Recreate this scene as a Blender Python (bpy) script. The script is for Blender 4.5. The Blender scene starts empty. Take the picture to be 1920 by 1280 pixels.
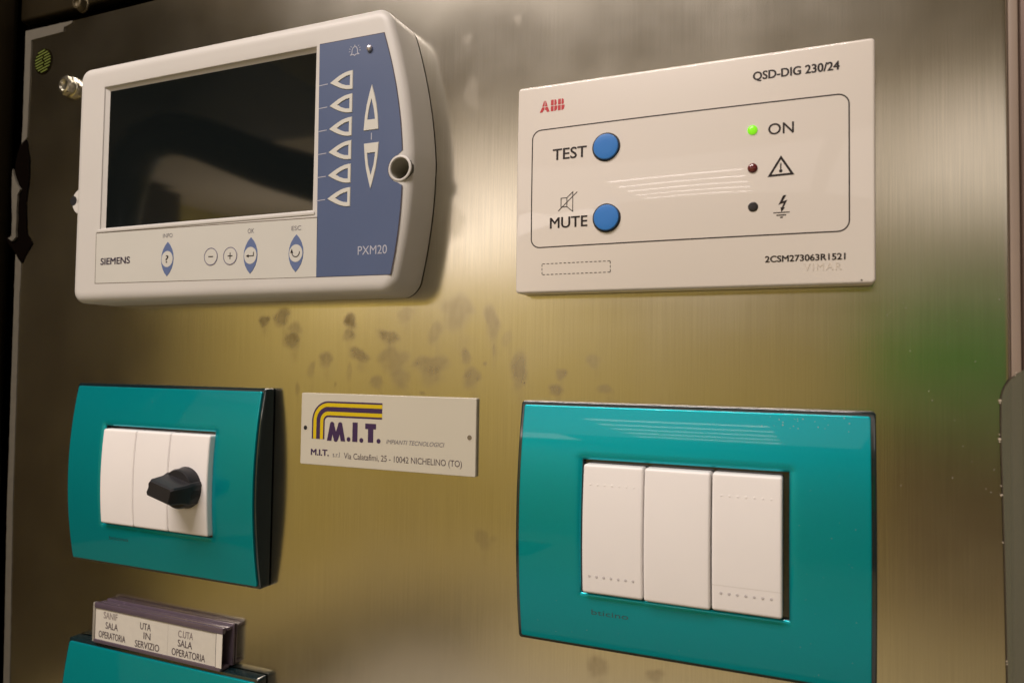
import bpy, bmesh, math, random
import numpy as np
from mathutils import Matrix, Vector
from mathutils.geometry import tessellate_polygon
random.seed(7)
MM = 0.001
scene = bpy.context.scene
C = scene.collection

# ------------------------------------------------------------------ camera
cam_d = bpy.data.cameras.new("camera"); cam = bpy.data.objects.new("camera", cam_d); C.objects.link(cam)
scene.camera = cam
CP = Vector((80.45, -266.19, 78.76)) * MM
Rt = ((0.91998, 0.00108539, 0.39196), (0.391695, -0.0396293, -0.91924), (0.0145355, 0.9992139, -0.0368833))
M = Matrix(Rt).to_4x4(); M.translation = CP
cam.matrix_world = M
cam_d.sensor_width = 36; cam_d.lens = 36 * 1387 / 1920
cam_d.clip_start = 0.01; cam_d.clip_end = 50
cam_d.dof.use_dof = True; cam_d.dof.focus_distance = 0.30; cam_d.dof.aperture_fstop = 15

# ------------------------------------------------------------------ world, view
w = bpy.data.worlds.new("World"); scene.world = w; w.use_nodes = True
bgn = w.node_tree.nodes["Background"]
bgn.inputs[0].default_value = (0.30, 0.24, 0.17, 1); bgn.inputs[1].default_value = 0.30
scene.view_settings.view_transform = 'Standard'; scene.view_settings.look = 'None'
scene.view_settings.exposure = 0; scene.view_settings.gamma = 1
scene.render.film_transparent = False

# ------------------------------------------------------------------ lamps (ceiling luminaires behind the camera, plus one added fill)
CEIL = 960
def lamp(name, x, y, z, sx, sy, power, col=(1.0, 0.882, 0.83), spread=180):
    d = bpy.data.lights.new(name, 'AREA'); d.shape = 'RECTANGLE'; d.size = sx * MM; d.size_y = sy * MM
    d.energy = power; d.color = col; d.spread = math.radians(spread)
    o = bpy.data.objects.new(name, d); C.objects.link(o); o.location = (x * MM, y * MM, z * MM); return o
for k in range(5):                                  # far luminaire: thin tubes, seen mirrored in the glossy plates
    lamp("ceiling_tube", -560, -3000 - k * 250, CEIL - 18, 820, 40, 1.5)
for k in range(3):                                  # near luminaire above the photographer
    lamp("ceiling_tube", -330, -560 - k * 130, CEIL - 12, 900, 40, 6.6)
lamp("ceiling_diffuser", -800, -3300, CEIL - 12, 2100, 1700, 11.5)    # large dim luminous ceiling field
lamp("ceiling_diffuser", 1400, -3300, CEIL - 12, 2100, 1700, 12.0)
ul_ = lamp("fill_uplight", -2450, -2900, 270, 700, 500, 5); ul_.rotation_euler.x = math.pi  # added fill, its face unseen; lifts the ceiling mirrored in the display
lamp("ceiling_lamp", -2350, -4200, CEIL - 12, 1700, 1000, 21)

# ------------------------------------------------------------------ materials
def mat(name, col, rough=0.4, metal=0.0, coat=0.0, coat_rough=0.08, spec=0.5, bump=0.0, bscale=900, var=0.0, vscale=60, emit=None, es=0):
    m = bpy.data.materials.new(name); m.use_nodes = True; nt = m.node_tree; b = nt.nodes["Principled BSDF"]
    b.inputs["Base Color"].default_value = (*col, 1); b.inputs["Roughness"].default_value = rough
    b.inputs["Metallic"].default_value = metal; b.inputs["Coat Weight"].default_value = coat
    b.inputs["Coat Roughness"].default_value = coat_rough; b.inputs["Specular IOR Level"].default_value = spec
    geo = nt.nodes.new("ShaderNodeNewGeometry")
    if bump:
        n = nt.nodes.new("ShaderNodeTexNoise"); n.inputs["Scale"].default_value = bscale; n.inputs["Detail"].default_value = 2
        nt.links.new(geo.outputs["Position"], n.inputs["Vector"])
        bp = nt.nodes.new("ShaderNodeBump"); bp.inputs["Strength"].default_value = bump; bp.inputs["Distance"].default_value = 0.0001
        nt.links.new(n.outputs["Fac"], bp.inputs["Height"]); nt.links.new(bp.outputs["Normal"], b.inputs["Normal"])
    if var:
        n = nt.nodes.new("ShaderNodeTexNoise"); n.inputs["Scale"].default_value = vscale; n.inputs["Detail"].default_value = 5
        nt.links.new(geo.outputs["Position"], n.inputs["Vector"])
        mx = nt.nodes.new("ShaderNodeMix"); mx.data_type = 'RGBA'
        mx.inputs["A"].default_value = (*[c * (1 - var) for c in col], 1); mx.inputs["B"].default_value = (*[min(1, c * (1 + var)) for c in col], 1)
        nt.links.new(n.outputs["Fac"], mx.inputs["Factor"]); nt.links.new(mx.outputs["Result"], b.inputs["Base Color"])
        mr = nt.nodes.new("ShaderNodeMapRange"); mr.inputs["To Min"].default_value = rough * 0.85; mr.inputs["To Max"].default_value = min(1, rough * 1.2)
        nt.links.new(n.outputs["Fac"], mr.inputs["Value"]); nt.links.new(mr.outputs["Result"], b.inputs["Roughness"])
    if emit:
        b.inputs["Emission Color"].default_value = (*emit, 1); b.inputs["Emission Strength"].default_value = es
    return m
M_house = mat("warm_grey_plastic", (0.59, 0.57, 0.535), 0.42, bump=0.10, bscale=3500, var=0.03, vscale=25)
M_strip = mat("keypad_foil", (0.57, 0.56, 0.51), 0.45, bump=0.06, bscale=4000, var=0.02)
M_blue = mat("blue_foil", (0.072, 0.105, 0.205), 0.42, bump=0.08, bscale=4000, var=0.03)
M_keylt = mat("light_key_print", (0.60, 0.59, 0.53), 0.4)
M_blueprint = mat("blue_print", (0.105, 0.15, 0.30), 0.45)
M_ink = mat("black_ink", (0.016, 0.010, 0.010), 0.5, spec=.3)
M_grey = mat("grey_ink", (0.16, 0.15, 0.17), 0.5)
M_lbl = mat("pale_print", (0.42, 0.43, 0.50), 0.5)
M_red = mat("red_print", (0.46, 0.008, 0.015), 0.4)
M_abb = mat("ivory_gloss_plastic", (0.72, 0.67, 0.61), 0.3, coat=0.6, coat_rough=0.012)
M_btn = mat("blue_button_plastic", (0.020, 0.18, 0.56), 0.38, bump=0.05, bscale=3000)
M_dark = mat("dark_gap", (0.008, 0.008, 0.012), 0.5)
M_green = mat("green_led", (0.12, 0.5, 0.02), 0.2, emit=(0.20, 0.62, 0.01), es=0.9)
M_redled = mat("red_led_off", (0.12, 0.012, 0.015), 0.15, coat=0.8)
M_blkled = mat("black_led", (0.010, 0.008, 0.010), 0.3)
M_clearled = mat("clear_led", (0.62, 0.60, 0.66), 0.12, metal=0.6, coat=0.7)
M_teal = mat("teal_pearl_plastic", (0.0, 0.37, 0.44), 0.35, metal=0.66, coat=0.42, coat_rough=0.03, spec=0.15, bump=0.03, bscale=5000, var=0.05, vscale=1500)
M_rim = mat("dark_teal_rim", (0.006, 0.018, 0.022), 0.12, coat=1.0, coat_rough=0.05)
M_sw = mat("white_switch_plastic", (0.86, 0.83, 0.81), 0.40, bump=0.06, bscale=3000, var=0.02)
M_dot = mat("grey_dimple_print", (0.53, 0.50, 0.50), 0.5)
M_knob = mat("black_knob_plastic", (0.016, 0.015, 0.018), 0.42, bump=0.3, bscale=1500, var=0.15, vscale=200)
M_plate = mat("enamelled_aluminium", (0.56, 0.53, 0.44), 0.32, coat=0.25, coat_rough=0.15, var=0.03, vscale=40)
M_purple = mat("purple_print", (0.042, 0.018, 0.075), 0.4)
M_yellow = mat("yellow_print", (0.62, 0.46, 0.005), 0.4)
M_alu = mat("bare_metal_edge", (0.55, 0.5, 0.42), 0.3, metal=1)
M_bolt = mat("zinc_bolt", (0.55, 0.53, 0.45), 0.25, metal=1, bump=0.2, bscale=800)
M_paper = mat("white_paper", (0.60, 0.57, 0.50), 0.7, var=0.06, vscale=300)
M_smoke = mat("smoky_purple_plastic", (0.10, 0.075, 0.10), 0.25, coat=0.6, var=0.1, vscale=200)
M_gasket = mat("grey_foam_gasket", (0.085, 0.075, 0.055), 0.85, bump=0.6, bscale=700, var=0.25, vscale=250)
M_black = mat("black_rubber", (0.003, 0.002, 0.0015), 1.0, spec=0.0)
M_frame = mat("dark_brown_frame", (0.030, 0.022, 0.010), 0.35, metal=0.5, var=0.2, vscale=20)
M_slot = mat("green_slot", (0.13, 0.17, 0.02), 0.5, var=0.2, vscale=500)

def steel_material():
    m = bpy.data.materials.new("brushed_steel"); m.use_nodes = True; nt = m.node_tree; b = nt.nodes["Principled BSDF"]; L = nt.links.new
    b.inputs["Metallic"].default_value = 1.0
    b.inputs["Anisotropic"].default_value = 0.3
    geo = nt.nodes.new("ShaderNodeNewGeometry")
    def noise(scale, vec, detail=3):
        mp = nt.nodes.new("ShaderNodeMapping"); mp.inputs["Scale"].default_value = vec; L(geo.outputs["Position"], mp.inputs["Vector"])
        n = nt.nodes.new("ShaderNodeTexNoise"); n.inputs["Scale"].default_value = scale; n.inputs["Detail"].default_value = detail
        L(mp.outputs["Vector"], n.inputs["Vector"]); return n
    fine = noise(2200, (1, 1, 0.012), 4)          # vertical brush grain
    mid = noise(60, (1, 1, 0.10), 3)
    haze_ = noise(26, (1, 1, 1), 5)
    at = nt.nodes.new("ShaderNodeAttribute"); at.attribute_name = "smudge"
    sn = noise(350, (1, 1, 0.5), 4)
    mul = nt.nodes.new("ShaderNodeMath"); mul.operation = 'MULTIPLY'; L(at.outputs["Fac"], mul.inputs[0])
    mr0 = nt.nodes.new("ShaderNodeMapRange"); mr0.inputs["From Min"].default_value = .3; mr0.inputs["From Max"].default_value = .7
    mr0.inputs["To Min"].default_value = .75; mr0.inputs["To Max"].default_value = 1.15; L(sn.outputs["Fac"], mr0.inputs["Value"]); L(mr0.outputs["Result"], mul.inputs[1])
    # colour
    mx = nt.nodes.new("ShaderNodeMix"); mx.data_type = 'RGBA'
    mx.inputs["A"].default_value = (0.56, 0.535, 0.46, 1); mx.inputs["B"].default_value = (0.765, 0.73, 0.635, 1); L(fine.outputs["Fac"], mx.inputs["Factor"])
    mx2 = nt.nodes.new("ShaderNodeMix"); mx2.data_type = 'RGBA'; mx2.inputs["B"].default_value = (0.26, 0.21, 0.14, 1)
    L(mx.outputs["Result"], mx2.inputs["A"]); L(mul.outputs[0], mx2.inputs["Factor"]); L(mx2.outputs["Result"], b.inputs["Base Color"])
    # roughness
    mr = nt.nodes.new("ShaderNodeMapRange"); mr.inputs["From Min"].default_value = .3; mr.inputs["From Max"].default_value = .7
    mr.inputs["To Min"].default_value = 0.165; mr.inputs["To Max"].default_value = 0.205; L(haze_.outputs["Fac"], mr.inputs["Value"])
    ad = nt.nodes.new("ShaderNodeMath"); ad.operation = 'MULTIPLY_ADD'; ad.inputs[1].default_value = 0.16
    L(mul.outputs[0], ad.inputs[0]); L(mr.outputs["Result"], ad.inputs[2]); L(ad.outputs[0], b.inputs["Roughness"])
    bp = nt.nodes.new("ShaderNodeBump"); bp.inputs["Strength"].default_value = 0.16; bp.inputs["Distance"].default_value = 0.00004
    L(fine.outputs["Fac"], bp.inputs["Height"])
    bp2 = nt.nodes.new("ShaderNodeBump"); bp2.inputs["Strength"].default_value = 0.35; bp2.inputs["Distance"].default_value = 0.0006
    L(noise(11, (1, 1, .6), 1).outputs["Fac"], bp2.inputs["Height"]); L(bp.outputs["Normal"], bp2.inputs["Normal"]); L(bp2.outputs["Normal"], b.inputs["Normal"])
    tg = nt.nodes.new("ShaderNodeTangent"); tg.direction_type = 'UV_MAP'; tg.uv_map = "UVMap"; L(tg.outputs["Tangent"], b.inputs["Tangent"])
    return m
M_steel = steel_material()

# ------------------------------------------------------------------ object helpers (coordinates in millimetres: x right, z up, d = height in front of the steel sheet)
ORG = {}
def finish(o, parent, org):
    """org = world position (mm) of the object's own origin"""
    ORG[o.name] = org
    p = ORG[parent.name] if parent else (0, 0, 0)
    o.location = [(a - b) * MM for a, b in zip(org, p)]
    if parent: o.parent = parent
def thing(name, label, cat, org, group=None):
    o = bpy.data.objects.new(name, None); C.objects.link(o); o.empty_display_size = .01
    finish(o, None, org); o['label'] = label; o['category'] = cat
    if group: o['group'] = group
    return o
def tagm(o, label=None, cat=None, kind=None, group=None):
    if label: o['label'] = label
    if cat: o['category'] = cat
    if kind: o['kind'] = kind
    if group: o['group'] = group
    return o
def mesh_obj(name, verts, faces, m, parent=None, smooth=True, ang=40):
    """verts as (x, y, z) mm with y negative towards the viewer"""
    v = np.array(verts, float); c = (v.min(0) + v.max(0)) / 2
    me = bpy.data.meshes.new(name); me.from_pydata(((v - c) * MM).tolist(), [], faces); me.validate()
    bm = bmesh.new(); bm.from_mesh(me); bmesh.ops.recalc_face_normals(bm, faces=bm.faces)
    bm.to_mesh(me); bm.free()
    if smooth:
        me.shade_smooth(); me.set_sharp_from_angle(angle=math.radians(ang))
    me.materials.append(m)
    o = bpy.data.objects.new(name, me); C.objects.link(o); finish(o, parent, tuple(c)); return o
def from_bm(name, bm, m, parent=None, smooth=True, ang=40):
    bm.verts.ensure_lookup_table(); bm.verts.index_update()
    v = [tuple(x.co) for x in bm.verts]; f = [[q.index for q in fa.verts] for fa in bm.faces]; bm.free()
    return mesh_obj(name, v, f, m, parent, smooth, ang)
def flat(name, polys, m, parent, h, off=0.06, inc=0.0):
    """flat print on the surface h(x, z); polys = list of outlines, or [outer, hole...] in a tuple"""
    V, F = [], []
    for p in polys:
        loops = list(p) if isinstance(p, tuple) else [p]
        pts = [Vector((x, z, 0)) for lo in loops for x, z in lo]
        for t in tessellate_polygon([[Vector((x, z, 0)) for x, z in lo] for lo in loops]):
            a, b_, c = (pts[i] for i in t)
            if (b_ - a).cross(c - a).z == 0: continue
            F.append([i + len(V) for i in (t if (b_ - a).cross(c - a).z > 0 else t[::-1])])
        V += [(q.x, -(h(q.x, q.y) + off), q.y) for q in pts]; off += inc
    o = mesh_obj_keep(name, V, F, m, parent); return o
def mesh_obj_keep(name, V, F, m, parent):
    v = np.array(V, float); c = (v.min(0) + v.max(0)) / 2
    me = bpy.data.meshes.new(name); me.from_pydata(((v - c) * MM).tolist(), [], F); me.materials.append(m)
    o = bpy.data.objects.new(name, me); C.objects.link(o); finish(o, parent, tuple(c)); return o
def stroke(pts, wd, closed=False):
    """ribbon quads along a polyline"""
    n = len(pts); L_, R_ = [], []
    for i in range(n):
        a = pts[i - 1] if (i or closed) else pts[i]; b = pts[(i + 1) % n] if (i < n - 1 or closed) else pts[i]
        p = pts[i]
        d1 = Vector((p[0] - a[0], p[1] - a[1])); d2 = Vector((b[0] - p[0], b[1] - p[1]))
        if d1.length < 1e-9: d1 = d2
        if d2.length < 1e-9: d2 = d1
        d1.normalize(); d2.normalize(); t = (d1 + d2)
        t = t.normalized() if t.length > 1e-6 else d1
        nn = Vector((-t.y, t.x)); k = wd / 2 / max(.35, nn.dot(Vector((-d1.y, d1.x))))
        L_.append((p[0] + nn.x * k, p[1] + nn.y * k)); R_.append((p[0] - nn.x * k, p[1] - nn.y * k))
    return [[L_[i], R_[i], R_[(i + 1) % n], L_[(i + 1) % n]] for i in range(n if closed else n - 1)]
def circ(x, z, r, n=32, a0=0, a1=360, rz=None):
    full = abs(a1 - a0) >= 360
    return [(x + r * math.cos(math.radians(a0 + (a1 - a0) * i / (n if full else n - 1))), z + (rz or r) * math.sin(math.radians(a0 + (a1 - a0) * i / (n if full else n - 1)))) for i in range(n)]
def dense(pts, step=4.0, closed=False):
    out = []; n = len(pts)
    for i in range(n if closed else n - 1):
        a, b = pts[i], pts[(i + 1) % n]; k = max(1, int(math.dist(a, b) / step))
        out += [(a[0] + (b[0] - a[0]) * j / k, a[1] + (b[1] - a[1]) * j / k) for j in range(k)]
    if not closed: out.append(pts[-1])
    return out
_cap = {}
def text(body, x0, x1, zb, zt, m, parent, h, bold=0.0, shear=0.0, off=0.06, name="lettering", space=1.0, label=None, rise=0.0, thick=0.0):
    """text whose ink spans x0..x1, capitals zb..zt; rise = height gained from left to right"""
    def mk(s):
        cu = bpy.data.curves.new("t", 'FONT'); cu.body = s; cu.shear = shear; cu.resolution_u = 4; cu.space_character = space
        ob = bpy.data.objects.new("t", cu); C.objects.link(ob); bpy.context.view_layer.update()
        me = bpy.data.meshes.new_from_object(ob.evaluated_get(bpy.context.evaluated_depsgraph_get()))
        v = np.empty(len(me.vertices) * 3); me.vertices.foreach_get("co", v); v = v.reshape(-1, 3)
        fs = [list(p.vertices) for p in me.polygons]
        bpy.data.objects.remove(ob); bpy.data.curves.remove(cu); bpy.data.meshes.remove(me); return v, fs
    if 0 not in _cap: _cap[0] = mk("H")[0][:, 1]
    hh = _cap[0]; v, fs = mk(body)
    bo = max(0, bold) * 1.0 * (zt - zb) * .75; x0 += bo; x1 -= bo; zb += bo * .6; zt -= bo * .6
    sx = (x1 - x0) / (v[:, 0].max() - v[:, 0].min()); sz = (zt - zb) / (hh.max() - hh.min())
    X = x0 + (v[:, 0] - v[:, 0].min()) * sx; Z = zb + (v[:, 1] - hh.min()) * sz + rise * (X - x0) / (x1 - x0)
    V, FF = [], []
    for k, (ox, oz) in enumerate([(0, 0)] if bo < .01 else [(0, 0), (-bo, 0), (bo, 0), (0, bo * .6), (0, -bo * .6), (bo * .6, bo * .5), (-bo * .6, bo * .5), (bo * .6, -bo * .5), (-bo * .6, -bo * .5)]):
        FF += [[i + len(V) for i in f] for f in fs]
        V += [(float(a) + ox, -(h(float(a), float(b)) + off + k * .004), float(b) + oz) for a, b in zip(X, Z)]
    o = mesh_obj_keep(name, V, FF, m, parent)
    if label: o['label'] = label
    return o
def lathe(prof, x, z, n=40):
    """prof = [(radius, d)...] around the axis pointing at the viewer"""
    V, F = [], []
    for r, d in prof:
        for i in range(n):
            a = 2 * math.pi * i / n; V.append((x + r * math.cos(a), -d, z + r * math.sin(a)))
    for j in range(len(prof) - 1):
        for i in range(n):
            k = (i + 1) % n; F.append((j * n + i, j * n + k, (j + 1) * n + k, (j + 1) * n + i))
    if prof[-1][0] > 1e-6: F.append(tuple((len(prof) - 1) * n + i for i in range(n)))
    return V, F
def box_bm(x0, x1, d0, d1, z0, z1, bev=0.3, seg=2, bm=None):
    b = bm or bmesh.new(); mtx = Matrix.Translation(((x0 + x1) / 2, -(d0 + d1) / 2, (z0 + z1) / 2)) @ Matrix.Diagonal((x1 - x0, d1 - d0, z1 - z0, 1))
    g = bmesh.ops.create_cube(b, size=1, matrix=mtx)
    if bev:
        ed = list({e for v in g['verts'] for e in v.link_edges})
        bmesh.ops.bevel(b, geom=ed, offset=bev, segments=seg, profile=.5, affect='EDGES')
    return b
def grid_lines(a, b, n, er, extra=(), ex_r=0.0):
    s = set(np.linspace(a, b, n + 1).tolist())
    for t in (0, .04, .12, .25, .42, .62, .82, 1):
        s.add(a + er * t); s.add(b - er * t)
    for e in extra:
        for t in ((0, .1, .3, .6, 1) if ex_r else (0,)):
            s.add(e + ex_r * t); s.add(e - ex_r * t)
    L_ = sorted(s); out = [L_[0]]
    keep = {a, b} | set(extra)
    for q in L_[1:]:
        if q - out[-1] < 0.02:
            if q in keep: out[-1] = q
            continue
        out.append(q)
    return out
def plate(name, x0, x1, z0, z1, hf, er, cr, back, m, parent, hole=None, hr=0.0, nx=30, nz=24, warp=None, ed=None, cut=None, hd=None):
    """moulded cover: front surface hf(x, z) over a rectangle with rounded edges (er) and corners (cr), walls back to 'back'"""
    ed = ed or er
    xs = grid_lines(x0, x1, nx, max(er, cr), (hole[0], hole[1]) if hole else (), hr)
    zs = grid_lines(z0, z1, nz, max(er, cr), (hole[2], hole[3]) if hole else (), hr)
    if cut:
        xs = sorted(set(xs) | set(np.arange(cut[3] - 6, min(cut[3] + 6, x1 - .1), .3).tolist())); zs = sorted(set(zs) | set(np.arange(cut[1] - 6, cut[1] + 6, .3).tolist()))
        xs = [q for k, q in enumerate(xs) if k == 0 or q - xs[k - 1] > .02 or q in (hole or ())]
    bm = bmesh.new(); G = {}
    for i, x in enumerate(xs):
        for j, z in enumerate(zs):
            dx = min(x - x0, x1 - x); dz = min(z - z0, z1 - z); px, pz = x, z
            if dx < cr and dz < cr:
                a, b = 1 - dx / cr, 1 - dz / cr
                a2, b2 = a * math.sqrt(1 - b * b / 2), b * math.sqrt(1 - a * a / 2)
                px = (x0 + cr - a2 * cr) if x - x0 < x1 - x else (x1 - cr + a2 * cr)
                pz = (z0 + cr - b2 * cr) if z - z0 < z1 - z else (z1 - cr + b2 * cr)
                de = cr * (1 - math.hypot(a2, b2))
            else: de = min(dx, dz)
            hh = hf(px, pz)
            if de < er: hh -= ed * (1 - math.sqrt(max(0, 1 - (1 - de / er) ** 2)))
            if hole and hr:
                ddx = max(hole[0] - px, px - hole[1], 0); ddz = max(hole[2] - pz, pz - hole[3], 0); dh = math.hypot(ddx, ddz)
                if dh < hr: hh -= (hd or hr) * (1 - math.sqrt(max(0, 1 - (1 - dh / hr) ** 2)))
            if warp: px, pz = warp(px, pz)
            G[i, j] = bm.verts.new((px, -hh, pz))
    eps = 1e-6
    for i in range(len(xs) - 1):
        for j in range(len(zs) - 1):
            cx, cz = (xs[i] + xs[i + 1]) / 2, (zs[j] + zs[j + 1]) / 2
            if hole and hole[0] < cx < hole[1] and hole[2] < cz < hole[3]: continue
            bm.faces.new((G[i, j], G[i + 1, j], G[i + 1, j + 1], G[i, j + 1]))
    if cut:
        bmesh.ops.delete(bm, geom=[f for f in bm.faces if math.hypot(f.calc_center_median().x - cut[0], f.calc_center_median().z - cut[1]) < cut[2]], context='FACES')
    bmesh.ops.delete(bm, geom=[v for v in bm.verts if not v.link_faces], context='VERTS')
    be = [e for e in bm.edges if len(e.link_faces) == 1]
    r = bmesh.ops.extrude_edge_only(bm, edges=be)
    for v in r['geom']:
        if isinstance(v, bmesh.types.BMVert): v.co.y = -back
    return from_bm(name, bm, m, parent, True, 35)
# ================================================================== SETTING: steel sheet
SM = [(-156.6,98.9,3.8,3.2,.8),(-146.3,100.4,5.4,5.2,.7),(-138.5,94,4.4,5.4,.4),(-140.6,89.6,5.3,4.5,.6),(-108.9,98,3.9,4.2,.9),(-110,91.7,3.6,3.5,.5),(-104.6,83.5,6.1,3.4,.7),(-121.8,81.6,4.4,4.4,.5),(-129.2,76.3,2.2,4.8,.35),(-109.1,75.7,1.6,5.2,.3),(-89.8,91.2,6.9,3.4,.6),(-87.1,81.1,8.8,6.7,.45),(-94.7,71.7,3.9,3.8,.5),(-83,73.6,5.8,5,.35),(-81.7,100.4,4.8,4.2,.3),(-68.9,79.6,10.2,4.5,.5),(-69.7,74.7,5.6,4.9,.3),(-53.3,83,2.6,4,.5),(-50.5,74.3,4.4,5.5,.55),(-57.3,100.8,8.1,9,.4),(-67.3,92.8,3.7,5.7,.35),(-41.7,96.6,3.7,8.7,.5),(-40.8,85.5,.7,3.2,.4),(-29.8,77.8,4,8.9,.6),(-12.9,77.2,2.8,2.7,.6),(-14.8,71.1,3.6,2.7,.6),(.5,81.9,3.2,3.4,.35),(4.8,71.2,3.8,2.1,.4),(-116.2,70.8,.6,1.3,.6),(-72.8,68.3,1.8,.8,.5),(-44.6,80.6,1,.9,.5),(-136.6,68.2,1.5,3.5,.4),(-35.1,90.2,2.6,4,.2),(-27.4,73.3,.3,.8,1),(-44.4,11.7,3.5,5.2,.35),(2.8,-29.9,5,4.8,.4),(24.4,-29.1,3.8,2.8,.4),(-39.8,12.2,1.9,1.6,.2),(-55.2,212.9,2.9,2.7,.2),(-32.8,216.8,2.3,2.2,.2),(-32.4,-19.7,2.2,2.9,.2),(-52.3,189.3,3.8,8.8,.25),(-59.8,137.4,6,8.8,.2)]
def build_steel():
    xs = np.concatenate([np.arange(-327, -165, 3.0), np.arange(-165, 30, 0.6), np.arange(30, 131.01, 2.0)])
    fold = [(131.0 + .8 * math.sin(a), .8 - .8 * math.cos(a)) for a in np.linspace(0.15, math.pi / 2, 9)]
    xs = np.concatenate([xs, [f[0] for f in fold], [131.8]]); ys = np.concatenate([np.zeros(len(xs) - 10), [f[1] for f in fold], [9.0]])
    zs = np.concatenate([np.arange(-125, -40, 2.0), np.arange(-40, 108, 0.6), np.arange(108, 263.1, 2.0)])
    nx, nz = len(xs), len(zs)
    X, Z = np.meshgrid(xs, zs, indexing='ij'); Y = np.repeat(ys[:, None], nz, 1)
    rng = np.random.RandomState(3)
    S = np.zeros_like(X)
    for cx, cz, rx, rz, s in SM:
        a = rng.uniform(-.4, .4) if rx > 1.5 else 0
        XX = X + .45 * np.sin(Z * .55 + cx); ZZ = Z + .5 * np.sin(X * .5 + cz)
        if rx < 2: XX, ZZ = X, Z
        u = (XX - cx) * math.cos(a) + (ZZ - cz) * math.sin(a); v = -(XX - cx) * math.sin(a) + (ZZ - cz) * math.cos(a)
        r = np.sqrt((u / rx) ** 2 + (v / rz) ** 2)
        wob = 0.05 * np.sin(3 * np.arctan2(v, u) + cx) + 0.03 * np.sin(5 * np.arctan2(v, u) + cz)
        e = np.clip((1.12 + wob - r) / (0.55 + .3 * (v < 0)), 0, 1); e = e * e * (3 - 2 * e); drip = np.exp(-((XX - cx - rx * .3) / (rx * .35)) ** 2) * np.clip(1 - np.abs((Z - cz + rz * 1.3) / (rz * 1.1)), 0, 1) * .35; e = np.maximum(e, drip)
        ridge = 0.93 + 0.07 * np.sin(v * 9 + u * 3)
        S = np.maximum(S, 0) + s * .92 * e * ridge * (1 - 0.5 * S)
    blot = np.exp(-(((X + 72) / 60) ** 2 + ((Z - 84) / 20) ** 2)) * .10
    S = np.clip(S + blot, 0, 1)
    co = np.stack([X, Y, Z], -1).reshape(-1, 3) * MM
    idx = np.arange(nx * nz).reshape(nx, nz)
    q = np.stack([idx[:-1, :-1], idx[1:, :-1], idx[1:, 1:], idx[:-1, 1:]], -1).reshape(-1, 4)
    me = bpy.data.meshes.new("steel_panel"); me.from_pydata(co.tolist(), [], q.tolist())
    at = me.attributes.new("smudge", 'FLOAT', 'POINT'); at.data.foreach_set("value", S.reshape(-1).astype(np.float32))
    uv = me.uv_layers.new(name="UVMap"); uvc = (co[:, [2, 0]])[q.reshape(-1)]      # u runs along the brush (vertical)
    uv.data.foreach_set("uv", uvc.reshape(-1).astype(np.float32))
    me.shade_smooth(); me.materials.append(M_steel)
    o = bpy.data.objects.new("steel_panel", me); C.objects.link(o); ORG[o.name] = (0, 0, 0); o['kind'] = 'structure'
build_steel()

# surroundings of the sheet
def slab(name, x0, x1, d0, d1, z0, z1, m, bev=1.0, parent=None):
    return from_bm(name, box_bm(x0, x1, d0, d1, z0, z1, bev, 3), m, parent)
tagm(slab("back_frame", -420, 131, -30, -14, -140, 420, M_black, 0), kind='structure')
lf = slab("door_frame", -440, -345, -8, 14, -140, 420, M_frame, 6)
tagm(lf, "dark brown metal upright standing left of the steel sheet", "frame")
tf = slab("cross_bar", -344, 60, -12, -5, 272, 420, M_frame, 2)
tagm(tf, "dark metal bar running across above the steel sheet", "frame")
M_jamb = mat("painted_jamb", (0.22, 0.15, 0.12), 0.4, metal=0.3)
es_ = slab("edge_strip", 131.95, 134.5, -4, .35, -140, 300, mat("pinkish_paint", (.28, .215, .17), .5, var=.06, vscale=60), .35)
tagm(es_, "narrow pinkish painted strip along the right edge of the steel sheet", "strip")
rf = slab("door_jamb", 135.0, 160, -9, -3, -140, 300, M_jamb, 1.2)
tagm(rf, "reddish brown jamb strip just past the folded right edge", "frame")

# foam gasket along the left and top edge, torn away in places
gk = thing("edge_gasket", "pale grey gasket strip, torn, along the left and top edge of the steel sheet", "gasket", (-327, -1, 100))
def ragged(pts, d0, d1, name, m, parent, jag=0.25):
    P_ = []
    for i in range(len(pts)):
        a, b = pts[i], pts[(i + 1) % len(pts)]; k = max(1, int(math.dist(a, b) / 3))
        for j in range(k):
            t = j / k; P_.append((a[0] + (b[0] - a[0]) * t + random.uniform(-jag, jag) * (j > 0), a[1] + (b[1] - a[1]) * t + random.uniform(-jag, jag) * (j > 0)))
    n = len(P_); V = [(x, -d1, z) for x, z in P_] + [(x, -d0, z) for x, z in P_]
    tr = tessellate_polygon([[Vector((x, z, 0)) for x, z in P_]])
    F = [tuple(t) for t in tr] + [tuple(i + n for i in t[::-1]) for t in tr] + [(i, (i + 1) % n, (i + 1) % n + n, i + n) for i in range(n)]
    return mesh_obj(name, V, F, m, parent, False)
ragged([(-329.9, 262.5), (-324.4, 262.4), (-292, 261.9), (-292.4, 260.7), (-295.4, 260), (-298.6, 259.5), (-299, 257.1), (-325, 256.6), (-324.9, 228.5), (-325.4, 202.3), (-329.6, 198.6), (-329.3, 208.1)], -1.5, .5, "gasket_strip", M_gasket, gk, .1)
ragged([(-334.7, 185.3), (-332.1, 179.1), (-327.7, 173.4), (-329.8, 170.6), (-330.1, 160.5), (-329.7, 147.2), (-332.7, 145), (-336.4, 146.7), (-333.4, 148), (-333.7, 160.8), (-334.8, 172.8), (-335, 180.3)], -.5, 1.6, "torn_shred", M_gasket, gk, .3)
ragged([(-331.3, 139), (-326.2, 132.8), (-326.6, 113.2), (-325.4, 0), (-322.2, -93.2), (-322, -120), (-326.5, -120), (-327.2, -94.1), (-330, 0)], -1.5, .4, "gasket_strip", M_gasket, gk, .12)
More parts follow.
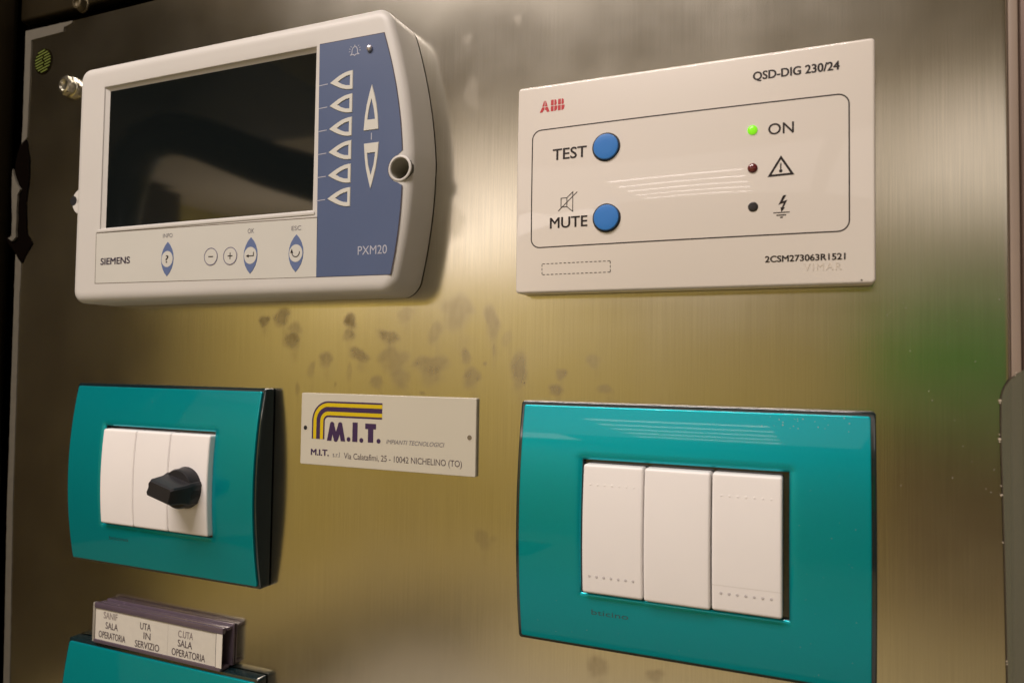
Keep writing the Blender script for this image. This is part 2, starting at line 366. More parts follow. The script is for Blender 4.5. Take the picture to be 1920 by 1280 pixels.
tp = ragged([(-330.6, 199.3), (-326.2, 201.2), (-322.4, 189.5), (-322.6, 176.2), (-324.2, 166), (-322.2, 148.2), (-317.6, 143), (-323.3, 136.5), (-325.7, 132.5), (-331.4, 138.4), (-340.1, 147.2), (-335.7, 149), (-332.8, 160.7), (-334.9, 181.8), (-333.7, 190.6)], .2, .5, "sealing_tape", M_black, None, .3)
tagm(tp, "torn black sealing tape on the left edge between the two gasket pieces", "tape")

# slotted disc and the bolts
bz = thing("slotted_disc", "small round green-slotted disc in the top left corner of the steel sheet", "vent", (-314.6, 0, 243.2))
V, F = lathe([(7.2, 0), (7.2, .25), (6.9, .35), (0.01, .36)], -314.6, 243.2, 36); mesh_obj("disc", V, F, mat("slot_disc", (.008, .006, .003), .9, spec=0.0), bz)
for k in range(8):
    v0 = -5.6 + k * 1.6; L0 = math.sqrt(max(.5, 6.2 ** 2 - v0 ** 2)); a = math.radians(13)
    segs = [(-L0, L0)] if k not in (2, 3, 4, 5) else [(-L0, -.6 + (k % 2)), (.9 + (k % 2) * .6, L0)]
    for s0, s1 in segs:
        ps = [(s0, v0 - .25), (s1, v0 - .25), (s1, v0 + .25), (s0, v0 + .25)]
        ps = [(-314.6 + u * math.cos(a) - v * math.sin(a), 243.2 + u * math.sin(a) + v * math.cos(a)) for u, v in ps]
        V = [(x, -d, z) for d in (.36, .62) for x, z in ps]
        mesh_obj("slot", V, [(4, 5, 6, 7), (0, 1, 5, 4), (1, 2, 6, 5), (2, 3, 7, 6), (3, 0, 4, 7)], M_slot, bz, False)
def bolt(x, z, label, r=5.2, rot=10, mb=None):
    mb = mb or M_bolt
    t = thing("hex_bolt", label, "bolt", (x, 0, z), "zinc hex bolts")
    V, F = lathe([(r * 1.12, 0), (r * 1.12, .7), (r * 1.05, .95), (r * .5, .95)], x, z, 32); mesh_obj("washer", V, F, mb, t)
    pr = [(r * .98, .95), (r, 3.6), (r * .86, 4.3), (r * .62, 4.5), (r * .5, 3.7), (r * .2, 3.4)]
    V, F = [], []; n = 6
    for k, (rr, d) in enumerate(pr):
        for i in range(24):
            a = 2 * math.pi * i / 24 + math.radians(rot)
            hexr = math.cos(math.pi / 6) / math.cos((a - math.radians(rot)) % (math.pi / 3) - math.pi / 6)
            q = rr * (hexr if k < 2 else 1); V.append((x + q * math.cos(a), -d, z + q * math.sin(a)))
    for k in range(len(pr) - 1):
        for i in range(24):
            j = (i + 1) % 24; F.append((k * 24 + i, k * 24 + j, (k + 1) * 24 + j, (k + 1) * 24 + i))
    F.append(tuple((len(pr) - 1) * 24 + i for i in range(24)))
    mesh_obj("bolt_head", V, F, mb, t, True, 25)
    return t
bolt(-291.6, 225.6, "shiny zinc bolt head left of the grey operator panel's top corner")
b2 = bolt(-284, 268.6, "dim blurred bolt on the dark bar above the steel sheet's torn corner", 3.6, 25, mat("dull_dark_bolt", (.10, .08, .045), .5, metal=.7))

# clear film with a rounded corner over the right edge
M_film = mat("clear_film", (0.17, 0.17, 0.12), 0.30, spec=.4)
nb = M_film.node_tree; pb = nb.nodes["Principled BSDF"]; pb.inputs["Alpha"].default_value = 0.52
fpts = [(135.6, 81), (133.2, 79.6)] + [(137 + 8 * math.cos(math.radians(a)), 71 + 9.5 * math.sin(math.radians(a))) for a in range(120, 181, 10)] + [(128.9, 60), (129.6, 20), (130.4, -60), (136, -60)]
def film_obj():
    V, F = [], []
    n = len(fpts)
    hgt = lambda x: 0.62
    V = [(x, -(hgt(x)), z) for x, z in fpts] + [(x, -(hgt(x) - .15), z) for x, z in fpts]
    tr = tessellate_polygon([[Vector((x, z, 0)) for x, z in fpts]])
    F = [tuple(t) for t in tr] + [tuple(i + n for i in t[::-1]) for t in tr] + [(i, (i + 1) % n, (i + 1) % n + n, i + n) for i in range(n)]
    return V, F
ft = thing("clear_film", "translucent film with a rounded corner stuck over the lower right edge", "film", (131, 0, 10))
V, F = film_obj(); mesh_obj("film_sheet", V, F, M_film, ft, False)
flat("film_edge", stroke(fpts[1:-1], .28), mat("film_edge_dirt", (.05, .035, .02), .6), ft, lambda x, z: .62, .03)
sp = []
for zz, r in ((79.8, .3), (78.9, .2), (71.3, .5), (70.6, .3), (61, .2), (59.6, .55), (58.8, .3), (45.5, .25), (42.8, .45), (28.6, .3), (-6.5, .35), (-7.4, .3), (-16.5, .25)):
    xx = min(fpts[1:-2], key=lambda q: abs(q[1] - zz))[0] - .2 if zz > 66 else 128.9 + (60 - zz) * .0185 - .3
    sp.append([(xx + .65 * r * (1 + .4 * random.random()) * math.cos(a), zz + .65 * r * (1 + .4 * random.random()) * math.sin(a)) for a in np.linspace(0, 2 * math.pi, 7)[:-1]])
tagm(flat("adhesive_crumbs", sp, mat("crumbs", (.55, .48, .38), .8), ft, lambda x, z: .62, .05), kind="stuff")

# ================================================================== grey operator panel with display
OP = thing("operator_panel", "pale grey operator panel with dark display, blue keypad and curved right side", "control panel", (-155, 0, 163))
HX0, HX1, HZ0, HZ1 = -247.5, -71.2, 106.6, 218.2
def bulge(z):                      # right outline of the housing
    t = (z - 160) / 56.0; return 8.0 * (1 - t * t) - max(0, (z - 160)) / 57 * 3.4
def hwarp(x, z):
    s = max(0, (x + 100) / (HX1 + 100)); return x + bulge(z) * s, z
hf = lambda x, z: 28.0
house = plate("housing", HX0, HX1, HZ0, HZ1, hf, 4.4, 6.0, 0.7, M_house, OP, hole=(-229.6, -108.6, 140.6, 207.0), hr=.5, nx=40, nz=30, warp=hwarp, ed=5.0, cut=(-68.3, 153.9, 4.8, -75.6))
V, F = lathe([(4.0, 27.4), (4.05, 28.2), (4.25, 28.5), (4.6, 28.55), (4.95, 28.35), (5.1, 28.0)], -68.3, 153.9, 40); F = F[:-1]
mesh_obj("screw_boss", V, F, M_house, OP)
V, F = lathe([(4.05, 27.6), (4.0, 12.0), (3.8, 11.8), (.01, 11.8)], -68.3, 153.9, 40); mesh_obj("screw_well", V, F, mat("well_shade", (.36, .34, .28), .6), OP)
V, F = lathe([(2.6, 11.7), (2.6, 15.5), (2.0, 16.6), (.9, 16.6), (.7, 15.0)], -67.0, 153.3, 24); mesh_obj("screw", V, F, M_bolt, OP)
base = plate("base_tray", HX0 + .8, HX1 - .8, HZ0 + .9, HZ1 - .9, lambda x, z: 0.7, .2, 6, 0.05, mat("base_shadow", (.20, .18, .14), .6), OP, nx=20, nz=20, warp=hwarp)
# screw lug on the left side
bm = bmesh.new(); V, F = lathe([(6.5, 10), (6.5, 14.2), (6.1, 14.8), (2.6, 14.8), (2.4, 11.5)], -255.0, 157.4, 40); mesh_obj("screw_lug", V, F, M_house, OP)
V, F = lathe([(2.4, 14.82), (.01, 14.83)], -260.4, 158, 20); mesh_obj("lug_hole", V, F, M_dark, OP)
# display: bezel slopes and glass
M_glass = mat("display_glass", (0.006, 0.008, 0.008), 0.05, coat=1.0, coat_rough=.03, spec=1.0)
def ring_slope(o, i, d0, d1):
    ox0, ox1, oz0, oz1 = o; ix0, ix1, iz0, iz1 = i
    V = [(ox0, -d0, oz0), (ox1, -d0, oz0), (ox1, -d0, oz1), (ox0, -d0, oz1), (ix0, -d1, iz0), (ix1, -d1, iz0), (ix1, -d1, iz1), (ix0, -d1, iz1)]
    return V, [(k, (k + 1) % 4, (k + 1) % 4 + 4, k + 4) for k in range(4)]
V, F = ring_slope((-229.6, -108.6, 140.6, 207), (-227.6, -109.6, 141.2, 205.4), 27.2, 25.6); mesh_obj("bezel", V, F, M_house, OP, False)
from_bm("display_screen", box_bm(-227.9, -109.3, 22, 25.62, 141.0, 205.7, 0), M_glass, OP)
# raised lip under and beside the display
lip = stroke(dense([(-231.4, 139.5), (-107.5, 138.9), (-107.5, 140.5)], 30), 1.1)
from_bm("display_lip", box_bm(-231.2, -107.4, 27.8, 28.5, 138.9, 140.3, .3, 2), M_house, OP)
# foil fields
blue_r = lambda z: -67.3 - ((z - 152) / 55.3) ** 2 * (9.4 if z > 152 else 9.0)
boss = circ(-68.3, 153.9, 5.4, 24, 130, 230)
bp_ = [(-105.9, 114.0), (blue_r(113.8), 113.8)] + [(blue_r(z), z) for z in np.linspace(117, 147.5, 10)] + [q for q in circ(-68.3, 153.9, 5.3, 16, 258, 100)] + [(blue_r(z), z) for z in np.linspace(160.5, 204, 12)] + [(blue_r(207.2), 207.3), (-106.9, 207.5)]
flat("keypad_edge_line", [[(x + (.35 if x > -90 else 0), z + (.3 if z > 150 else -.25)) for x, z in bp_]], mat("foil_edge", (.05, .04, .06), .6), OP, hf, .03)  # dark outline showing around the blue foil
flat("blue_keypad", [bp_], M_blue, OP, hf, .12)
flat("label_strip_edge", [[(-231.6, 115.2), (-105.9, 113.8), (-105.9, 137.9), (-231.9, 139.0)]], mat("strip_edge", (.14, .11, .08), .6), OP, hf, .03)
flat("label_strip", [[(-231.2, 115.5), (-105.9, 114.0), (-105.9, 137.5), (-231.5, 138.6)]], M_strip, OP, hf, .12)
hs = lambda x, z: 28.12
def key_poly(z):   # soft key with a rounded bow to the left
    return [(-101.4, z)] + [(-101.4 + 11.0 * t, z + 3.8 * math.sin(min(1, t / .92) * math.pi / 2)) for t in (.12, .26, .4, .55, .7, .85)] + [(-90.4, z + 3.85), (-90.4, z - 3.75)] + [(-101.4 + 11.0 * t, z - 3.75 * math.sin(min(1, t / .92) * math.pi / 2)) for t in (.85, .7, .55, .4, .26, .12)]
def raised(name, outer, inner, m, parent, d0, d1, bev=.3):
    """raised frame: outer outline, inner outline (same count not needed)"""
    V, F = [], []
    def ringv(pts, d):
        s = len(V); V.extend((x, -d, z) for x, z in pts); return list(range(s, s + len(pts)))
    def shrink(pts, k):
        n = len(pts); out = []
        for i in range(n):
            a, p, b = Vector(pts[i - 1]), Vector(pts[i]), Vector(pts[(i + 1) % n]); t1 = (p - a).normalized(); t2 = (b - p).normalized()
            n1 = Vector((-t1.y, t1.x)); n2 = Vector((-t2.y, t2.x)); nn = (n1 + n2).normalized(); out.append(tuple(p + nn * k / max(.5, nn.dot(n1))))
        return out
    area = sum(outer[i - 1][0] * outer[i][1] - outer[i][0] * outer[i - 1][1] for i in range(len(outer)))
    if area < 0: outer = outer[::-1]
    if inner:
        area = sum(inner[i - 1][0] * inner[i][1] - inner[i][0] * inner[i - 1][1] for i in range(len(inner)))
        if area < 0: inner = inner[::-1]
    o0 = ringv(outer, d0); o1 = ringv(shrink(outer, bev), d1); n = len(outer)
    F += [(o0[i], o0[(i + 1) % n], o1[(i + 1) % n], o1[i]) for i in range(n)]
    loops = [[Vector((V[i][0], V[i][2], 0)) for i in o1]]; idx = list(o1)
    if inner:
        i0 = ringv(inner, d0); i1 = ringv(shrink(inner, -bev * .6), d1); n = len(inner)
        F += [(i0[i], i0[(i + 1) % n], i1[(i + 1) % n], i1[i]) for i in range(n)]
        loops.append([Vector((V[i][0], V[i][2], 0)) for i in i1]); idx += i1
    F += [tuple(idx[k] for k in t) for t in tessellate_polygon(loops)]
    return mesh_obj(name, V, F, m, parent, False)
for k in range(6):
    z = 191.0 - k * 9.25
    x_in = [(-97.4, z), (-95.7, z + .95), (-93.8, z + 1.7), (-91.8, z + 2.05), (-91.8, z - 2.0), (-93.8, z - 1.75), (-95.7, z - 1.05)]
    raised("arrow_key", key_poly(z), x_in, M_keylt, OP, 28.1, 28.5, .15)
flat("tick_marks", [q for k in range(6) for q in stroke([(-106.6, 190.7 - k * 9.27), (-102.4, 190.9 - k * 9.27)], .32)], M_lbl, OP, hs, .1)
up_o = [(-81.5, 188.0)] + [(-81.5 + s_, z_) for s_, z_ in ((1.2, 184.2), (2.3, 180), (3.0, 175.5), (3.45, 170.0))] + [(-81.5 - s_, z_) for s_, z_ in ((3.45, 170.0), (3.0, 175.5), (2.3, 180), (1.2, 184.2))]
raised("up_key", up_o, [(-81.5, 182.3), (-80.4, 178), (-79.8, 174.2), (-83.2, 174.2), (-82.6, 178)], M_keylt, OP, 28.1, 28.5, .15)
dn_o = [(-81.2, 147.0)] + [(-81.2 + s_, z_) for s_, z_ in ((1.2, 150.8), (2.3, 155), (3.0, 159.5), (3.45, 165.0))] + [(-81.2 - s_, z_) for s_, z_ in ((3.45, 165.0), (3.0, 159.5), (2.3, 155), (1.2, 150.8))]
raised("down_key", dn_o, [(-81.2, 152.4), (-80.0, 156.5), (-79.4, 161.1), (-83.0, 161.1), (-82.4, 156.5)], M_keylt, OP, 28.1, 28.5, .15)
flat("tick_marks", stroke([(-81.3, 168.9), (-81.3, 166.2)], .35), M_lbl, OP, hs, .1)
bx, bz_ = -89.9, 202.4
bell = [(bx - 1.9, bz_ - 1.5), (bx - 1.3, bz_ - .9), (bx - 1.25, bz_ + .4), (bx - .8, bz_ + 1.3), (bx, bz_ + 1.7), (bx + .8, bz_ + 1.3), (bx + 1.25, bz_ + .4), (bx + 1.3, bz_ - .9), (bx + 1.9, bz_ - 1.5), (bx + .6, bz_ - 1.45), (bx, bz_ - 1.9), (bx - .6, bz_ - 1.45)]
bl = stroke(bell, .34, True) + stroke([(bx, bz_ + 1.7), (bx, bz_ + 2.3)], .4)
for a in (20, 45, -8, 160, 135, 188): bl += stroke([(bx + 2.1 * math.cos(math.radians(a)), bz_ + .2 + 1.9 * math.sin(math.radians(a))), (bx + 2.8 * math.cos(math.radians(a)), bz_ + .2 + 2.5 * math.sin(math.radians(a)))], .22)
flat("bell_symbol", bl, M_lbl, OP, hs, .1)
V, F = lathe([(1.3, 28.1), (1.3, 28.9), (1.1, 29.5), (.6, 29.9), (.01, 30.0)], -82.9, 202.2, 20); mesh_obj("alarm_lamp", V, F, M_clearled, OP)
text("PXM20", -86.4, -73.2, 121.8, 125.1, M_lbl, OP, hs, .0, off=.1)
text("SIEMENS", -228.1, -209.2, 123.8, 126.9, mat("dark_purple_ink", (.035, .025, .05), .4), OP, hs, .055, off=.1)
text("INFO", -189.3, -183.6, 134.2, 136.0, M_grey, OP, hs, 0, off=.1)
text("OK", -141.3, -137.9, 133.4, 135.3, M_grey, OP, hs, 0, off=.1)
text("ESC", -118.6, -113.8, 133.2, 134.95, M_grey, OP, hs, 0, off=.1)
def lens(x, z, a=3.75, b=7.7):
    R_ = (b * b + a * a) / (2 * a); th = math.asin(b / R_); n = 9
    r_ = [(x + R_ * math.cos(t) - (R_ - a), z + R_ * math.sin(t)) for t in np.linspace(-th, th, n)]
    l_ = [(x - (R_ * math.cos(t) - (R_ - a)), z + R_ * math.sin(t)) for t in np.linspace(th, -th, n)][1:-1]
    return r_ + l_
for nm, x, z in (("info_key", -186.3, 124.7), ("ok_key", -139.5, 124.1), ("escape_key", -116.1, 123.9)):
    k_ = raised(nm, lens(x, z), None, M_blueprint, OP, 28.1, 28.3, .12)
    flat("key_disc", [circ(x, z, 3.3, 32, rz=3.55)], M_strip, k_, lambda a, b: 28.3, .08)
    if nm == "info_key": text("?", x - .85, x + .85, z - 1.6, z + 1.6, M_ink, k_, lambda a, b: 28.4, .01, off=.08, name="question_mark")
    elif nm == "ok_key": flat("return_arrow", stroke([(x - 1.0, z - .2), (x + 1.7, z - .2), (x + 1.7, z + 1.4)], .36) + [[(x - 2.3, z - .2), (x - .8, z + .5), (x - .8, z - .9)]], M_ink, k_, lambda a, b: 28.4, .08)
    else: flat("back_arrow", stroke(circ(x, z + .4, 1.85, 14, 190, 370), .36) + [[(x - 2.0, z + 1.9), (x - 1.2, z + .1), (x - 2.7, z + .2)]], M_ink, k_, lambda a, b: 28.4, .08)
for nm, x, z in (("minus_key", -161.1, 124.6), ("plus_key", -150.4, 124.4)):
    k_ = raised(nm, circ(x, z, 3.75, 36), None, M_strip, OP, 28.1, 28.3, .12)
    flat("key_ring", stroke(circ(x, z, 3.6, 40), .34, True), mat("violet_grey_ink", (.13, .12, .20), .5), k_, lambda a, b: 28.3, .08)
    s_ = stroke([(x - 1.35, z), (x + 1.35, z)], .42)
    if nm == "plus_key": s_ += stroke([(x, z - 1.4), (x, z + 1.4)], .42)
    flat("key_sign", s_, M_ink, k_, lambda a, b: 28.3, .09)

OP.scale = (1.0353, 0.70, 1.0353); OP.location = (-163.3 * MM, 0, 165.97 * MM)   # final size of the panel: 191 x 116 mm, 20 mm deep

# ================================================================== ivory alarm module plate
AB = thing("alarm_plate", "ivory alarm plate with two round blue buttons and a lit green lamp", "control plate", (33, 0, 146.5))
def habb(x, z):
    u = (x - 33) / 62; v = (z - 146.5) / 40; return 8.2 + 1.5 * (1 - u * u) * (1 - v * v) * 1.0 + .5 * (1 - v * v)
plate("cover_plate", -28.4, 94.6, 107.3, 185.9, habb, .8, 1.4, 1.2, M_abb, AB, nx=46, nz=34)
plate("back_plate", -27.2, 93.4, 108.6, 184.6, lambda x, z: 1.2, .1, 1.4, .02, mat("plate_gap", (.10, .08, .05), .6), AB, nx=6, nz=6)
rr = []
bx0, bx1, bz0, bz1, cr_ = -22.0, 87.0, 124.2, 168.6, 3.4
for cx, cz, a0 in ((bx1 - cr_, bz1 - cr_, 0), (bx0 + cr_, bz1 - cr_, 90), (bx0 + cr_, bz0 + cr_, 180), (bx1 - cr_, bz0 + cr_, 270)):
    rr += circ(cx, cz, cr_, 9, a0, a0 + 90)
flat("border_line", stroke(dense(rr, 2.0, True), .42, True), M_ink, AB, habb, .05)
for x, z in ((7.05, 159.25), (7.45, 133.5)):
    hb = habb(x, z)
    V, F = lathe([(5.25, hb - .3), (5.25, hb + .12), (4.9, hb + .16), (.01, hb + .17)], x, z, 48); mesh_obj("button_recess", V, F, M_dark, AB)
    V, F = lathe([(4.65, hb + .15), (4.65, hb + .75), (4.45, hb + 1.05), (4.1, hb + 1.12), (2, hb + 1.18), (.01, hb + 1.2)], x, z, 48); mesh_obj("push_button", V, F, M_btn, AB)
for x, z, m_, lb in ((57.5, 159.7, M_green, "lit green lamp"), (57.6, 146.8, M_redled, "dark red lamp"), (57.75, 133.8, M_blkled, "black lamp hole")):
    hb = habb(x, z); dm = 0.75 if m_ is not M_blkled else .12
    V, F = lathe([(1.62, hb - .2), (1.62, hb + .1)] + [(1.62 * math.cos(t), hb + .1 + dm * math.sin(t)) for t in np.linspace(.2, 1.5, 6)] + [(.01, hb + .1 + dm)], x, z, 32)
    mesh_obj("indicator_lamp", V, F, m_, AB)['label'] = lb
text("QSD-DIG 230/24", 57.5, 84.3, 176.75, 179.7, M_ink, AB, habb, .06, off=.05)
text("TEST", -13.7, -.3, 156.5, 160.7, M_ink, AB, habb, .035, off=.05)
text("MUTE", -14.5, .2, 131.0, 135.0, M_ink, AB, habb, .035, off=.05)
text("ON", 62.5, 70.5, 157.5, 161.2, M_ink, AB, habb, .02, off=.05)
text("2CSM273063R1521", 61.5, 85.9, 115.15, 117.25, M_ink, AB, habb, .06, off=.05)
M_emb = mat("embossed_ivory", (0.76, 0.70, 0.62), 0.25)
M_embs = mat("ivory_relief", (0.66, 0.60, 0.52), 0.35)
def emboss(body, x0, x1, z0, z1, m, parent, h, depth=.22, space=1.25):
    o = text(body, x0, x1, z0, z1, m, parent, h, 0, off=.0, space=space, name="embossed_lettering")
    bm = bmesh.new(); bm.from_mesh(o.data); r = bmesh.ops.extrude_face_region(bm, geom=bm.faces[:])
    for v in r['geom']:
        if isinstance(v, bmesh.types.BMVert): v.co.y -= depth * MM
    bmesh.ops.recalc_face_normals(bm, faces=bm.faces); bm.to_mesh(o.data); bm.free(); return o
emboss("VIMAR", 73.5, 84.7, 112.0, 114.3, M_embs, AB, habb, .11)
# red logo letters, each cut by a cross
lg = []
def quads(*q): lg.extend(q)
z0, z1, zm = 175.35, 179.75, 177.45; g = .13
ax = -17.3
quads([(-19.3, z0), (-18.2, z0), (-17.75, z0 + .85), (ax - g, z0 + .85), (ax - g, zm - g), (-18.45, zm - g)],
      [(-16.45, z0), (-15.3, z0), (-16.1, zm - g), (ax + g, zm - g), (ax + g, z0 + .85), (-16.85, z0 + .85)],
      [(-18.4, zm + g), (ax - g, zm + g), (ax - g, z1), (-17.65, z1)], [(ax + g, zm + g), (-16.2, zm + g), (-16.95, z1), (ax + g, z1)])
for b0 in (-14.9, -12.05):
    bxm = b0 + 1.25
    quads([(b0, z0), (bxm - g, z0), (bxm - g, zm - g), (b0, zm - g)], [(b0, zm + g), (bxm - g, zm + g), (bxm - g, z1), (b0, z1)],
          [(bxm + g, z0), (bxm + .55, z0), (bxm + 1.2, z0 + .4), (bxm + 1.42, zm - .7), (bxm + 1.3, zm - g), (bxm + g, zm - g)],
          [(bxm + g, zm + g), (bxm + .9, zm + g), (bxm + 1.1, zm + .8), (bxm + .95, z1 - .3), (bxm + .5, z1), (bxm + g, z1)])
flat("red_logo", lg, M_red, AB, habb, .05)
sk = stroke([(-10.1, 138.7), (-10.1, 142.0), (-7.8, 142.0), (-7.8, 138.7)], .3, True) + stroke([(-7.8, 142.0), (-5.5, 144.0), (-5.5, 136.8), (-7.8, 138.7)], .3) + stroke([(-11.2, 137.3), (-3.8, 143.9)], .32)
flat("mute_symbol", sk, M_ink, AB, habb, .05)
flat("warning_symbol", stroke([(66.5, 149.6), (62.95, 143.7), (70.05, 143.9)], .72, True) + stroke([(66.45, 145.0), (66.45, 147.4)], .42) + [circ(66.45, 145.1, .55, 14)] + stroke(circ(66.45, 147.5, .25, 10), .12, True), M_ink, AB, habb, .05)
flat("earth_fault_symbol", [[(67.2, 137.0), (68.2, 137.0), (67.0, 134.95), (68.5, 135.45), (67.35, 133.0), (67.75, 132.9), (66.6, 131.5), (66.35, 133.1), (66.75, 133.0), (67.35, 134.45), (65.7, 133.9)]]
     + stroke([(64.1, 131.35), (69.2, 131.35)], .3) + stroke([(65.1, 130.5), (68.1, 130.5)], .38) + stroke([(66.2, 129.75), (67.1, 129.75)], .42), M_ink, AB, habb, .05)
ds = []
def dash(a, b, ln=1.0, gap=.72):
    n = max(1, round((math.dist(a, b) + gap) / (ln + gap))); st = math.dist(a, b) / (n - (gap / (ln + gap)))
    ux, uz = (b[0] - a[0]) / math.dist(a, b), (b[1] - a[1]) / math.dist(a, b)
    for i in range(n):
        s = i * st; e = min(s + st * ln / (ln + gap), math.dist(a, b)); ds.extend(stroke([(a[0] + ux * s, a[1] + uz * s), (a[0] + ux * e, a[1] + uz * e)], .26))
dash((-17.4, 118.0), (8.7, 118.0)); dash((-17.4, 114.0), (8.7, 114.0)); dash((-17.6, 117.9), (-17.6, 114.1), .9, .55); dash((8.75, 117.9), (8.75, 114.1), .9, .55)
flat("dashed_box", ds, M_ink, AB, habb, .05)
flat("paint_speck", [circ(90.5, 108.4, .28, 8)], M_ink, AB, habb, .05)

# ================================================================== maker's name plate
NP = thing("name_plate", "thin cream metal name plate with yellow and purple pipe emblem between the teal frames", "name plate", (-90, 0, 51))
hn = lambda x, z: 1.5
npl = plate("metal_sheet", -132.9, -47.3, 35.8, 66.9, hn, .25, .6, .1, M_plate, NP, nx=8, nz=6)
for x, z, r in ((-130.4, 51.7, 1.0), (-50.1, 51.25, 1.05)):
    V, F = lathe([(r, 1.0), (r, 1.56), (r * .97, 1.565), (.01, 1.57)], x, z, 24)
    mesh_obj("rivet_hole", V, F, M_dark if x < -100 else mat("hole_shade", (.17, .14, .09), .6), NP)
    flat("hole_rim", stroke(circ(x, z, r + .12, 24), .22, True), mat("hole_rim", (.68, .63, .54), .4), NP, hn, .09)
def band(o_, w_, m_):      # o_ = inset from the outer outline
    x_l, z_t, x_r, z_b = -126.9 + o_ + w_ / 2, 63.6 - (o_ + w_ / 2) * 1.02, -91.0, 47.1
    R_ = 8.6 - o_ - w_ / 2
    pts = [(x_l, z_b)] + [(x_l + R_ - R_ * math.cos(t), z_t - R_ + R_ * math.sin(t)) for t in np.linspace(0, math.pi / 2, 14)] + [(x_r, z_t)]
    return stroke(pts, w_)
flat("emblem_purple_band", band(0, .75, 0) + band(2.35, 2.0, 0) + band(5.95, .75, 0), M_purple, NP, hn, .07)
flat("emblem_yellow_band", band(.75, 1.6, 0) + band(4.35, 1.6, 0), M_yellow, NP, hn, .07)
flat("lettering", [[(-118.8, 46.6), (-116.5, 46.6), (-115.1, 53.7), (-117.4, 53.7)], [(-117.3, 53.9), (-115.1, 53.5), (-113.1, 47.3), (-115.3, 47.3)], [(-115.3, 47.3), (-113.0, 47.3), (-111.0, 53.5), (-113.1, 53.9)], [(-113.2, 53.7), (-110.9, 53.7), (-109.3, 46.7), (-111.6, 46.7)],
      circ(-116.25, 53.7, 1.15, 16), circ(-112.05, 53.7, 1.15, 16), circ(-114.2, 47.4, 1.12, 16)], M_purple, NP, hn, .07, .003)
flat("lettering", [[(-105.7, 46.8), (-103.1, 46.8), (-103.1, 55.0), (-105.7, 55.0)]], M_purple, NP, hn, .07)
flat("lettering", [[(-97.85, 46.9), (-95.2, 46.9), (-95.2, 52.5), (-93.9, 52.5), (-93.9, 54.8), (-99.3, 54.8), (-99.3, 52.5), (-97.85, 52.5)]], M_purple, NP, hn, .07)
flat("lettering", [circ(x, z, 1.0, 18) for x, z in ((-107.6, 47.7), (-101.1, 47.6), (-92.5, 47.7))], M_purple, NP, hn, .07)
text("IMPIANTI TECNOLOGICI", -88.8, -61.3, 46.85, 48.6, M_grey, NP, hn, 0, shear=.3, off=.07)
text("M.I.T.", -127.2, -117.6, 40.0, 42.7, M_purple, NP, hn, .075, off=.07)
text("s.r.l", -115.6, -112.0, 39.8, 41.9, M_grey, NP, hn, -.004, off=.07)
text("Via Calatafimi, 25 - 10042 NICHELINO (TO)", -109.8, -53.3, 39.4, 41.9, mat("brown_grey_ink", (.09, .07, .08), .5), NP, hn, 0, off=.07, space=.98)

# ================================================================== teal switch plates
def teal_frame(t, ox, oz):
    """plate origin = lower left corner of the three modules"""
    X0, X1, Z0, Z1 = ox - 26.6, ox + 94.2, oz - 21.6, oz + 66.9
    zc = (Z0 + Z1) / 2; hh = (Z1 - Z0) / 2
    hT = lambda x, z: 6.4 + 4.6 * (1 - ((z - zc) / hh) ** 2)
    hB = lambda x, z: hT(x, z) - .9
    hole = (ox - .9, ox + 68.6, oz - .7, oz + 46.6)
    plate("rim", X0, X1, Z0, Z1, hB, .5, 1.2, .6, M_rim, t, hole=hole, hr=.2, nx=30, nz=40)
    plate("cover_frame", X0 + 1.5, X1 - 1.5, Z0 + 1.3, Z1 - 1.5, hT, .35, .8, 4.0, M_teal, t, hole=(hole[0] - .3, hole[1] + .2, hole[2] - .1, hole[3] + .1), hr=2.8, nx=30, nz=44, hd=.75)
    from_bm("inner_frame", box_bm(ox - 1.5, ox + 69.2, .5, 7.2, oz - 1.4, oz + 47.2, .2, 1), M_rim, t)
    # moulded edge: faint raised border round the opening
    return hT
def module(t, x0, x1, oz, zc, name, proud=1.4, dots=None):
    hM = lambda x, z: 10.6 + proud + 1.3 * (1 - ((z - zc) / 23.0) ** 2)
    plate(name, x0, x1, oz, oz + 45.2, hM, .9, .9, 6.8, M_sw, t, nx=8, nz=26)
    return hM
# --- right plate: three rockers
TR = thing("rocker_switch_plate", "teal plate with three white rocker switches under the ivory alarm plate", "switch plate", (34, 0, 22), "teal switch plates")
hT = teal_frame(TR, 0.4, 0)
zc = 22.3
mods = []
for (x0, x1), pr, nm in (((.5, 22.1), 1.5, "rocker_switch"), ((22.6, 44.8), 2.1, "blank_module"), ((45.2, 67.2), 1.4, "rocker_switch")):
    mods.append((nm, x0, x1, module(TR, x0, x1, .1, zc, nm, pr)))
rk = [o for o in bpy.data.objects if o.parent == TR and o.name.startswith("rocker_switch")]
for ro, (x0, x1), hM, zt, zb in ((rk[0], (3.3, 18.9), mods[0][3], 38.3, 6.4), (rk[1], (48.2, 63.9), mods[2][3], 38.0, 6.3)):
    for row, z, m_, dh in ((0, zt, M_sw, .12), (1, zb, M_dot, .14)):
        for i in range(7):
            x = x0 + (x1 - x0) * i / 6; h_ = hM(x, z)
            r_ = (.36 if i != 3 else .5) if row == 0 else .52
            V, F = lathe([(r_, h_ - .05), (r_ * .93, h_ + dh * .55), (r_ * .6, h_ + dh * .9), (.01, h_ + dh)], x, z, 12)
            mesh_obj("tactile_dot", V, F, m_, ro)
    if x0 > 40: flat("seam_line", stroke([(45.4, 8.75), (67.0, 8.75)], .14), mat("seam", (.66, .62, .58), .5), ro, hM, .03)
mk = text("bticino", 3.0, 16.4, -8.2, -6.3, mat("dark_teal_relief", (.0, .085, .09), .3, coat=1), TR, hT, .01, off=.05, name="moulded_lettering")
